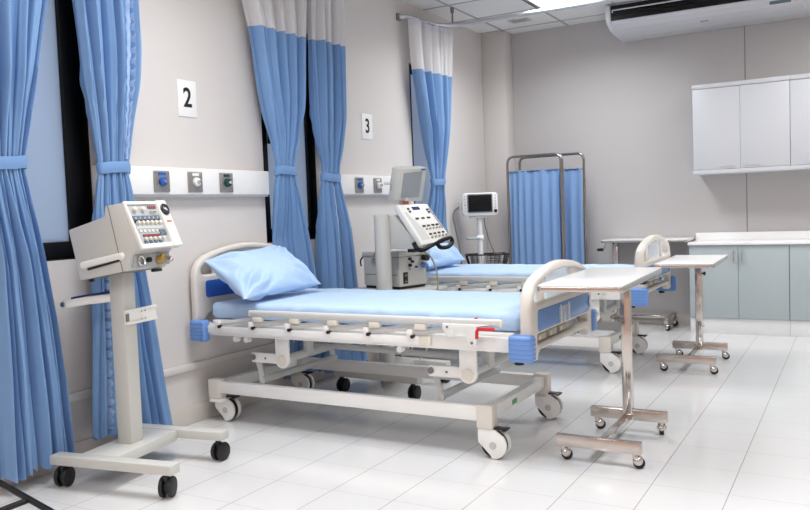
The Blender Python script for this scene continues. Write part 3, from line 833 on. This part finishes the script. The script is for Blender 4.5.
for i in range(5):
    y = -.12+i*.028
    slab(MB(), y, y+.014, .635, .685, .003, .008).build('push_button', W['ivory' if i % 2 else 'gray'], Hd)
# lower connector recess
def LF(ly, z, d=0): return Vector((.222+d+(z-.99)*.45, ly, z))
MB().box(.205, .236, -.13, .115, .975, 1.035, .004).build('connector_bay', W['panelg'], Hd)
MB().torus((.242, -.095, 1.005), (1, 0, .2), .02, .006, 18, 8).build('hose_port', W['chrome'], Hd)
MB().cyl((.232, -.045, 1.005), (.252, -.045, 1.007), .012, n=14).build('black_port', W['blackp'], Hd)
MB().cyl((.232, .03, 1.0), (.268, .03, 1.004), .022, .018, n=16, bev=.003).sph((.262, .03, 1.022), .012).build('brass_port', W['brass'], Hd)
MB().cyl((.232, .088, 1.0), (.262, .088, 1.004), .012, n=14).sph((.262, .088, 1.0), .012).build('chrome_port', W['chrome'], Hd)
MB().box(.19, .21, .03, .09, .944, .958, .003).build('lower_latch', W['blackp'], Hd)
MB().box(-.05, .2, -.15, .12, .0, .004, 0, 2, Matrix.Translation((0, 0, .93)) @ Matrix.Rotation(-R(9), 4, 'Y')).build('under_plate', W['gcable'], Hd)
tag(V, 'cream ventilator with sloping knob panel on a wheeled column beside the left curtains', 'ventilator', 'ventilators on wheels')

# second ventilator with a compressor box and swivel screen
V2p = Vector((.52, 4.54, 0)); V2r = R(-3)
V2 = thing('ventilator', V2p, V2r)
inv = (Matrix.Translation(V2p) @ Matrix.Rotation(V2r, 4, 'Z')).inverted()
vent_base(V2, 'ventg', (92, 95, 90, 90))
def wb_(b, nm, m, par=V2, ang=38): return b.build(nm, W[m], par, ang, M=inv)
wb_(MB().cyl((.583, 4.545, .14), (.583, 4.545, 1.165), .054, n=30, bev=.006), 'column', 'ventg')
wb_(MB().torus((.583, 4.545, .35), (0, 0, 1), .054, .004, 30, 6), 'column_ring', 'blackp')
wb_(MB().box(.19, .82, 4.56, 5.02, .618, .642, .008, 2), 'tray', 'vent')
Cb = Matrix.Translation((.62, 4.69, 0)) @ Matrix.Rotation(R(166), 4, 'Z')     # x runs to the back left corner, -y towards the room
bx_ = MB().box(0, .36, -.28, 0, .66, .868, .012, 2, Cb); bx_ = wb_(bx_, 'compressor_box', 'ventg')
wb_(MB().box(-.006, .366, -.286, .006, .868, .905, .008, 2, Cb), 'box_lid', 'vent', bx_)
wb_(MB().box(.02, .34, -.002, .002, .0, .004, 0, 2, Matrix.Translation((0, 0, .74)) @ Cb), 'panel_seam', 'gcable', bx_)
wb_(MB().box(.01, .35, -.27, -.01, .643, .661, .003, 2, Cb), 'rubber_base', 'rubber', bx_)
wb_(MB().box(-.006, .002, -.08, -.035, .68, .76, .004, 2, Cb), 'power_inlet', 'blackp', bx_)
wb_(MB().box(-.008, -.004, -.07, -.045, .69, .70, 0, 2, Cb).box(-.008, -.004, -.07, -.045, .73, .745, 0, 2, Cb), 'inlet_switch', 'gcable', bx_)
for (yy, zz, r, mm) in ((-.1, .85, .011, 'blackp'), (-.125, .83, .009, 'blackp'), (-.1, .805, .011, 'blackp'), (-.165, .79, .008, 'bluek'), (-.1, .78, .006, 'chrome')):
    a = Cb @ Vector((.0, yy, zz)); b = Cb @ Vector((-.02, yy, zz))
    wb_(MB().cyl(a, b, r, n=12, bev=.002), 'port_knob', mm, bx_)
a = Cb @ Vector((-.002, -.24, .85)); b = Cb @ Vector((-.05, -.24, .85))
wb_(MB().cyl(a, b, .02, .024, n=16, bev=.004), 'regulator_knob', 'blackp', bx_)
a = Cb @ Vector((-.002, -.24, .80)); b = Cb @ Vector((-.04, -.24, .79))
wb_(MB().cyl(a, b, .022, .018, n=16, bev=.003), 'filter_bowl', 'lav', bx_)
wb_(MB().sph(Cb @ Vector((.375, -.04, .885)), .02), 'lid_latch', 'blackp', bx_)
wb_(MB().tube(smooth_path([Cb @ Vector((.37, -.03, .88)), Cb @ Vector((.385, .0, .84)), Cb @ Vector((.37, .01, .8))], 5), .006, 6), 'black_lead', 'blackp', bx_)
wb_(MB().tube(smooth_path([Cb @ Vector((.15, .012, .95)), Cb @ Vector((.17, .035, .90)), Cb @ Vector((.21, .03, .86)), Cb @ Vector((.25, .02, .862)), Cb @ Vector((.22, .02, .885)), Cb @ Vector((.18, .03, .90))], 6), .01, 8), 'coiled_hose', 'cable', bx_)
# grey body behind the tilted panel
tl, bl = Vector((.703, 4.545, 1.228)), Vector((.895, 4.53, .958)); tr, br = Vector((.795, 4.80, 1.229)), Vector((.985, 4.785, .985))
E1 = (bl-tl)
wb_(MB().prism([(.56, .93), (.56, 1.158), (.672, 1.158), (.672, 1.15), (.85, .955), (.83, .93)], 'y', 4.565, 4.78, .006), 'body', 'ventg')
wb_(MB().box(.74, .8, 4.60, 4.68, .905, .935, .004), 'body_foot', 'blackp')
nq = (tr-tl).cross(bl-tl).normalized()
Pn = wb_(MB().quad(tl, tr, br, bl, .045, .008), 'tilted_panel', 'ventl')
def Q(u, v, d=0.): return (tl*(1-u)+tr*u)*(1-v)+(bl*(1-u)+br*u)*v-nq*d
def qs(nm, m, u0, u1, v0, v1, d=.004): return wb_(MB().quad(Q(u0, v0, d), Q(u1, v0, d), Q(u1, v1, d), Q(u0, v1, d), d+.002), nm, m, Pn)
qs('panel_overlay', 'gray', .09, .34, .2, .9, .0012)
qs('small_display', 'navy', .4, .64, .08, .16)
for (u, v) in ((.26, .13), (.26, .2), (.86, .17), (.86, .24)): qs('panel_button', 'blackp', u-.03, u+.03, v-.02, v+.02, .006)
for i in range(3): qs('panel_button', 'blackp', .34+.19*i-.05, .34+.19*i+.05, .365, .405, .006)
for i in range(4): qs('panel_button', 'blackp', .4+.145*i-.045, .4+.145*i+.045, .565, .605, .006)
for i in range(4): qs('panel_button', 'blackp', .44+.14*i-.035, .44+.14*i+.035, .775, .815, .006)
for i in range(5): wb_(MB().cyl(Q(.42+.11*i, .665, 0), Q(.42+.11*i, .665, .014), .008, .007, n=10), 'panel_knob', 'cable', Pn)
for i in range(5): wb_(MB().cyl(Q(.42+.12*i, .875, 0), Q(.42+.12*i, .875, .014), .008, .007, n=10), 'panel_knob', 'cable', Pn)
qs('side_groove', 'gcable', .93, .955, .12, .7, .002)
hp = [bl+Vector((-.02, 0, .01)), bl+Vector((.0, 0, -.028)), bl+Vector((.045, 0, -.04)), bl.lerp(br, .4)+Vector((.035, 0, -.02)), bl.lerp(br, .75)+Vector((.04, 0, .0)), br+Vector((.03, 0, .0)), br+Vector((.04, .01, -.03)), bl.lerp(br, .8)+Vector((.055, 0, -.052)), bl.lerp(br, .55)+Vector((.055, 0, -.045)), bl.lerp(br, .5)+Vector((.045, 0, -.02))]
hp = [p+Vector((-.045, 0, .006)) for p in hp]
wb_(MB().tube(smooth_path(hp, 7), .0145, 10), 'black_handle', 'black', Pn)
# screen on its post
wb_(MB().box(.655, .715, 4.66, 4.72, 1.13, 1.275, .006), 'screen_post', 'vent')
wb_(MB().box(.70, .72, 4.63, 4.68, 1.17, 1.25, .003), 'brown_connector', 'brown')
s_tl, s_bl, s_tr, s_br = Vector((.728, 4.56, 1.462)), Vector((.678, 4.575, 1.250)), Vector((.80, 4.815, 1.474)), Vector((.742, 4.83, 1.2465))
Sc = wb_(MB().quad(s_tl, s_tr, s_br, s_bl, .075, .008), 'screen_unit', 'vent')
ns = (s_tr-s_tl).cross(s_bl-s_tl).normalized()
def Qs(u, v, d=0.): return (s_tl*(1-u)+s_tr*u)*(1-v)+(s_bl*(1-u)+s_br*u)*v-ns*d
wb_(MB().quad(Qs(.17, .14, .003), Qs(.83, .1, .003), Qs(.83, .87, .003), Qs(.17, .9, .003), .008), 'lcd_screen', 'lcd', Sc)
wb_(MB().quad(Qs(.78, .03, .003), Qs(.93, .03, .003), Qs(.93, .075, .003), Qs(.78, .075, .003), .004), 'blue_badge', 'bluek', Sc)
wb_(MB().cyl((.655, 4.56, 1.37), (.615, 4.535, 1.37), .008, n=10), 'side_knob', 'hub', Sc)
wb_(MB().tube(smooth_path([(.72, 4.86, .90), (.77, 4.87, .86), (.81, 4.86, .79), (.825, 4.86, .70), (.82, 4.85, .5), (.8, 4.8, .3), (.75, 4.7, .165)], 7), .006, 8), 'drain_cable', 'cable')
tag(V2, 'grey ventilator with swivel screen and compressor box, behind the near bed', 'ventilator', 'ventilators on wheels')

# ------------------------------------------------------------------ patient monitor on a roll stand
P = thing('patient_monitor', (.235, 6.9, 0), R(31))
bs = MB()
for k in range(5):
    a = 2*PI*k/5+.3; bs.tube([(0, 0, .095), (.24*math.cos(a), .24*math.sin(a), .07)], [.024, .016], 8)
bs.cyl((0, 0, .06), (0, 0, .12), .045, n=20, bev=.006); bs.build('star_base', W['white'], P)
for k in range(5):
    a = 2*PI*k/5+.3; x, y = .23*math.cos(a), .23*math.sin(a)
    MB().cyl((x-.012, y, .03), (x+.012, y, .03), .03, n=18, bev=.004).cyl((x, y, .03), (x, y, .075), .008, n=8).build('castor', W['rubber'], P)
MB().cyl((0, 0, .1), (0, 0, 1.1), .026, n=20).build('pole', W['white'], P)
MB().tube(round_path([(.0, -.02, .9), (-.06, -.05, .9), (-.12, -.05, .9), (-.13, -.02, .9)], .02), .011, 8).build('pole_handle', W['cabt'], P)
MB().cyl((.03, 0, .9), (-.03, 0, .9), .032, n=16).build('clamp', W['white'], P)
MB().box(-.09, .06, -.05, .06, 1.09, 1.112, .004).build('mount_plate', W['hub'], P)
mon = MB().prism(rrect(-.165, .17, 1.112, 1.33, .03), 'y', -.06, .06, .01).build('monitor_case', W['white'], P)
MB().prism(rrect(-.118, .12, 1.142, 1.318, .01), 'y', -.066, -.055, .002).build('monitor_bezel', W['gcable'], mon)
MB().box(-.108, .11, -.068, -.06, 1.152, 1.308, .002).build('display', W['glassb'], mon)
for i in range(6):
    MB().cyl((-.141, -.06, 1.16+i*.028), (-.141, -.064, 1.16+i*.028), .007, n=10).build('key_button', W['orange' if i == 2 else 'hub'], mon)
for i in range(5):
    MB().cyl((.146, -.06, 1.192+i*.027), (.146, -.064, 1.192+i*.027), .007, n=10).build('key_button', W['hub'], mon)
MB().cyl((.146, -.06, 1.155), (.146, -.075, 1.155), .016, n=16, bev=.003).build('rotary_knob', W['blackp'], mon)
MB().box(-.195, -.16, -.04, .04, 1.17, 1.25, .006).build('socket_block', W['hub'], mon)
MB().tube(smooth_path([(-.19, -.03, 1.20), (-.235, -.03, 1.17), (-.25, -.03, 1.10), (-.225, -.03, .95), (-.2, -.03, .8), (-.185, -.04, .6)], 7), .008, 8).build('sensor_lead', W['gcable'], P)
MB().tube(smooth_path([(.04, -.03, 1.1), (.05, -.03, 1.0), (.08, -.04, .88), (.13, -.06, .74), (.15, -.07, .68)], 7), .006, 8).build('power_lead', W['gcable'], P)
bk = MB()
top_ = [(-.14, -.13), (.25, -.13), (.25, .1), (-.14, .1)]; bot_ = [(-.11, -.11), (.22, -.11), (.22, .08), (-.11, .08)]
bk.tube(round_path([Vector((*p, .745)) for p in top_+[top_[0]]], .02), .007, 8)
bk.tube(round_path([Vector((*p, .63)) for p in bot_+[bot_[0]]], .02), .005, 8)
for i in range(10):
    t = i/9
    for j0, j1 in ((0, 1), (3, 2)):
        a = Vector(top_[j0]).lerp(Vector(top_[j1]), t); b = Vector(bot_[j0]).lerp(Vector(bot_[j1]), t)
        bk.tube([(*a, .745), (*b, .63)], .003, 5)
for i in range(6):
    t = i/5
    for j0, j1 in ((0, 3), (1, 2)):
        a = Vector(top_[j0]).lerp(Vector(top_[j1]), t); b = Vector(bot_[j0]).lerp(Vector(bot_[j1]), t)
        bk.tube([(*a, .745), (*b, .63)], .003, 5)
    a = Vector(bot_[0]).lerp(Vector(bot_[3]), t); b = Vector(bot_[1]).lerp(Vector(bot_[2]), t); bk.tube([(*a, .63), (*b, .63)], .003, 5)
bk.build('wire_basket', W['blackp'], P)
tag(P, 'patient monitor with black screen on a white roll stand with wire basket', 'patient monitor')
Pm = Matrix.Translation((.235, 6.9, 0)) @ Matrix.Rotation(R(31), 4, 'Z')
cb = MB(); pts = []
for i in range(64):
    a = i*.42; pts.append(Pm @ Vector((.13+.06*math.cos(a)*(1+.1*math.sin(a*.3)), -.03+.045*math.sin(a), .647+.0016*i)))
cb.tube(pts, .006, 7)
tag(cb.build('coiled_cable', W['gcable']), 'grey coiled lead lying in the wire basket of the patient monitor', 'cable')
cf = MB().box(-.1, -.035, -.1, -.04, .637, .74, .01, 2, Pm); cf = cf.build('sensor_box', W['gcable'])
tag(cf, 'small dark accessory box in the wire basket below the monitor', 'accessory box')

# ------------------------------------------------------------------ folding privacy screen
Fs = thing('folding_screen', (.72, 7.5, 0))
def fpanel(p0, p1, cloth_z0=.3, cloth_z1=1.525, top=1.675, cast=True, ph=0.):
    p0 = Vector((p0[0]-.72, p0[1]-7.5, 0)); p1 = Vector((p1[0]-.72, p1[1]-7.5, 0)); d = (p1-p0); L = d.length; d.normalize(); nn = Vector((-d.y, d.x, 0))
    zz = Vector((0, 0, 1))
    f = MB().tube(round_path([p0+zz*.09, p0+zz*top, p1+zz*top, p1+zz*.09], .07, 8), .0125, 10)
    f.tube([p0+zz*.26, p1+zz*.26], .009, 8); f.tube([p0+zz*cloth_z1, p1+zz*cloth_z1], .005, 6)
    f = f.build('tube_frame', W['tube'], Fs, 60)
    m = MB()
    def fn(u, v):
        z = cloth_z1+.012+(cloth_z0-cloth_z1)*v
        a = .006+.012*min(1, v*3)
        x = p0+d*(.018+(L-.036)*u)+nn*(a*.7*math.sin(u*44+ph+2.2*math.sin(u*5+ph)+.5*math.sin(3*v))+.006*math.sin(u*17+2*v))
        return x+zz*(z+.004*math.sin(u*58+ph+1))
    m.grid(fn, 90, 24)
    m.build('screen_cloth', W['screenc'], f, 75)
    for p in (p0, p1):
        q = p+nn*.0
        b = MB().tube([q+zz*.1-nn*.14, q+zz*.1+nn*.14] if cast else [q+zz*.1, q+zz*.09], .011, 8)
        b = b.build('foot_bar', W['tube'], f)
        for s in (-1, 1):
            w = q+nn*(s*.13)
            MB().cyl(w+d*-.01+zz*.026, w+d*.01+zz*.026, .026, n=16, bev=.003).cyl(w+zz*.026, w+zz*.1, .007, n=8).build('castor', W['rubber'], b)
fpanel((.345, 7.36), (.903, 7.33))
fpanel((.905, 7.365), (.405, 7.54), cast=False, ph=2)
fpanel((.39, 7.575), (1.075, 7.5), ph=4, cast=False)
tag(Fs, 'folded steel frame privacy screen with blue cloth in front of the back wall', 'privacy screen')

# ------------------------------------------------------------------ air conditioner, under the ceiling
A = thing('air_conditioner', (2.23, 7.5, 2.97))
Ai = A.location
Am = Matrix.Translation(-Ai)
ax0, ax1 = 1.395, 3.05
lowp = [(7.235, 2.812), (7.262, 2.788), (7.33, 2.758), (7.45, 2.741), (7.6, 2.732), (7.798, 2.724)]
MB().prism([(7.798, 2.965), (7.24, 2.965), (7.235, 2.955)]+lowp, 'x', ax0+.02, ax1-.02, .003, Am).build('case', W['acw'], A)
for x0, x1 in ((ax0, ax0+.045), (ax1-.075, ax1)):
    pp = [(7.798, 2.968), (7.26, 2.968), (7.21, 2.962), (7.195, 2.945), (7.195, 2.86), (7.205, 2.826), (7.235, 2.795)]+[(a, b-.003) for a, b in lowp[2:]]
    MB().prism(pp, 'x', x0, x1, .012, Am).build('end_cap', W['acw'], A)
ou = MB().box(ax0+.046, ax1-.046, 7.226, 7.236, 2.818, 2.95, 0, 2, Am).build('air_outlet', W['black'], A)
lv = MB()
for k in range(3): lv.box(ax0+.06, ax1-.06, 7.217, 7.229, 2.862+k*.026, 2.8635+k*.026, 0, 2, Am)
lv.build('outlet_fins', W['black'], A)
va = MB().tube([(ax0+.06, 7.21, 2.905), (2.6, 7.21, 2.905)], .006, 8); va.tube([(ax0+.062, 7.21, 2.905), (ax0+.062, 7.215, 2.885)], .006, 8)
va.build('swing_vane', W['acw'], A, M=Am)
def under(nm, m, x0, x1, y0, y1, th=.002):
    def zf(y):
        for (a, za), (b, zb) in zip(lowp, lowp[1:]):
            if a <= y <= b: return za+(zb-za)*(y-a)/(b-a)
    return MB().prism([(y0, zf(y0)-th), (y1, zf(y1)-th), (y1, zf(y1)+.003), (y0, zf(y0)+.003)], 'x', x0, x1, 0, Am).build(nm, W[m], A)
under('intake_grille', 'gray', ax0+.2, ax0+.75, 7.62, 7.76); under('intake_grille', 'gray', ax0+.95, ax1-.1, 7.62, 7.76)
under('maker_mark', 'gcable', 2.17, 2.235, 7.42, 7.44)
under('display_window', 'slate', 2.735, 2.895, 7.262, 7.3); under('yellow_sticker', 'yellow', 2.91, 2.965, 7.256, 7.29)
tag(A, 'white air conditioner unit mounted under the ceiling on the back wall', 'air conditioner')

# ------------------------------------------------------------------ cabinets along the back wall
def base_unit(x0, x1, seams, label, hpos):
    U = thing('base_cabinet', (x0, 7.37, 0)); w = x1-x0
    MB().box(0, w, .02, .425, .137, .782).build('carcass', W['cabw'] if False else W['cabt'], U)
    MB().box(0, w, .012, .425, 0, .137, .002).build('plinth', W['kick'], U)
    for i, (a, b) in enumerate(zip(seams, seams[1:])):
        d = MB().box(a-x0+.0015, b-x0-.0015, 0, .019, .14, .778, .0015).build('door', W['cabt'], U)
        hx = (b-x0-.03) if i % 2 == 0 else (a-x0+.03)
        MB().tube(round_path([(hx, .0, .635), (hx, -.022, .635), (hx, -.022, .735), (hx, .0, .735)], .008), .005, 8).build('handle', W['chrome'], d)
    tag(U, label, 'base cabinet', 'teal base cabinets')
base_unit(2.05, 2.854, [2.05, 2.455, 2.854], 'pale teal base cabinet with two doors at the left end of the counter', 0)
base_unit(2.856, 3.66, [2.856, 3.26, 3.66], 'pale teal base cabinet at the right edge of the picture, beside the left one', 0)
ct = MB().box(2.04, 3.67, 7.355, 7.798, .783, .808, .003); ct.box(2.04, 3.67, 7.778, 7.798, .808, .878, .002)
tag(ct.build('countertop', W['lamin']), 'white countertop with low backsplash on the teal base cabinets', 'countertop')
def wall_unit(x0, x1, seams, label):
    U = thing('wall_cabinet', (x0, 7.45, 1.41)); w = x1-x0
    MB().box(0, w, .02, .348, .03, .75).build('carcass', W['cabw'], U)
    MB().box(-.004, w, -.006, .348, .75, .787, .002).build('top_board', W['cabw'], U)
    MB().box(-.004, w, -.006, .348, -.001, .034, .002).build('bottom_board', W['cabw'], U)
    for i, (a, b) in enumerate(zip(seams, seams[1:])):
        d = MB().box(a-x0+.001, b-x0-.001, 0, .018, .037, .747, .001).build('door', W['cabw'], U)
        hx = (b-x0-.16) if i % 2 == 0 else (a-x0+.04)
        MB().tube([(hx, -.003, .06), (hx+.11, -.003, .06), (hx+.12, -.003, .04), (hx-.01, -.003, .04), (hx, -.003, .06)], .0022, 6).box(hx, hx+.11, -.004, .001, .042, .05).build('finger_pull', W['hub'], d)
    tag(U, label, 'wall cabinet', 'white wall cabinets')
wall_unit(2.087, 2.866, [2.087, 2.476, 2.866], 'white wall cabinet with two doors, left end of the row under the air conditioner')
wall_unit(2.868, 3.647, [2.868, 3.257, 3.647], 'white wall cabinet cut by the right edge of the picture')

# ------------------------------------------------------------------ black floor stand at lower left
K = thing('floor_stand', (0, 0, 0))
MB().cyl((.1, 1.96, .12), (.1, 1.96, 1.6), .014, n=14).build('pole', W['blackp'], K)
def leg(p, q):
    l = MB().tube([Vector(p), Vector(q)], .013, 10).build('leg', W['blackp'], K)
    MB().sph(Vector(q), .016).build('rubber_foot', W['rubber'], l)
leg((.1, 1.975, .135), (.66, 1.97, .016)); leg((.41, 1.975, .062), (.30, 1.70, .016)); leg((.1, 1.945, .135), (.06, 1.65, .016))
tag(K, 'black tubular floor stand at the lower left corner, below the left curtain', 'stand')

# loose cable behind the ventilator
cbl = MB().tube(smooth_path([(.02, 4.97, .62), (.03, 4.99, .4), (.06, 5.02, .2), (.12, 5.02, .05), (.2, 5.0, .008), (.34, 4.93, .008), (.5, 4.86, .008)], 8), .007, 8)
tag(cbl.build('power_cable', W['blackp']), 'black cable running down the wall behind the grey ventilator to the floor', 'cable')

# ------------------------------------------------------------------ light
for (x, y) in lamps:
    la = bpy.data.lights.new('ceiling_lamp', 'AREA'); la.shape = 'RECTANGLE'; la.size = .54; la.size_y = 1.14
    la.energy = 32 if y > 5 else 34 if y > 2 else 36; la.spread = R(150); la.color = (.97, .985, 1)
    lo = bpy.data.objects.new('ceiling_lamp', la); C.objects.link(lo); lo.location = (x+.3, y+.6, H-.018)
w = bpy.data.worlds.new('World'); S.world = w; w.use_nodes = True
nt = w.node_tree; bg = nt.nodes['Background']; bg.inputs['Color'].default_value = (.66, .67, .70, 1); bg.inputs['Strength'].default_value = 1.0
S.view_settings.view_transform = 'Standard'; S.view_settings.look = 'None'; S.view_settings.gamma = 1; S.view_settings.use_curve_mapping = False
S.view_settings.exposure = 0.0
S.cycles.use_denoising = True
S.cycles.max_bounces = 10; S.cycles.diffuse_bounces = 6; S.cycles.glossy_bounces = 4; S.cycles.transparent_max_bounces = 8
S.cycles.sample_clamp_indirect = 6; S.cycles.caustics_reflective = False; S.cycles.caustics_refractive = False
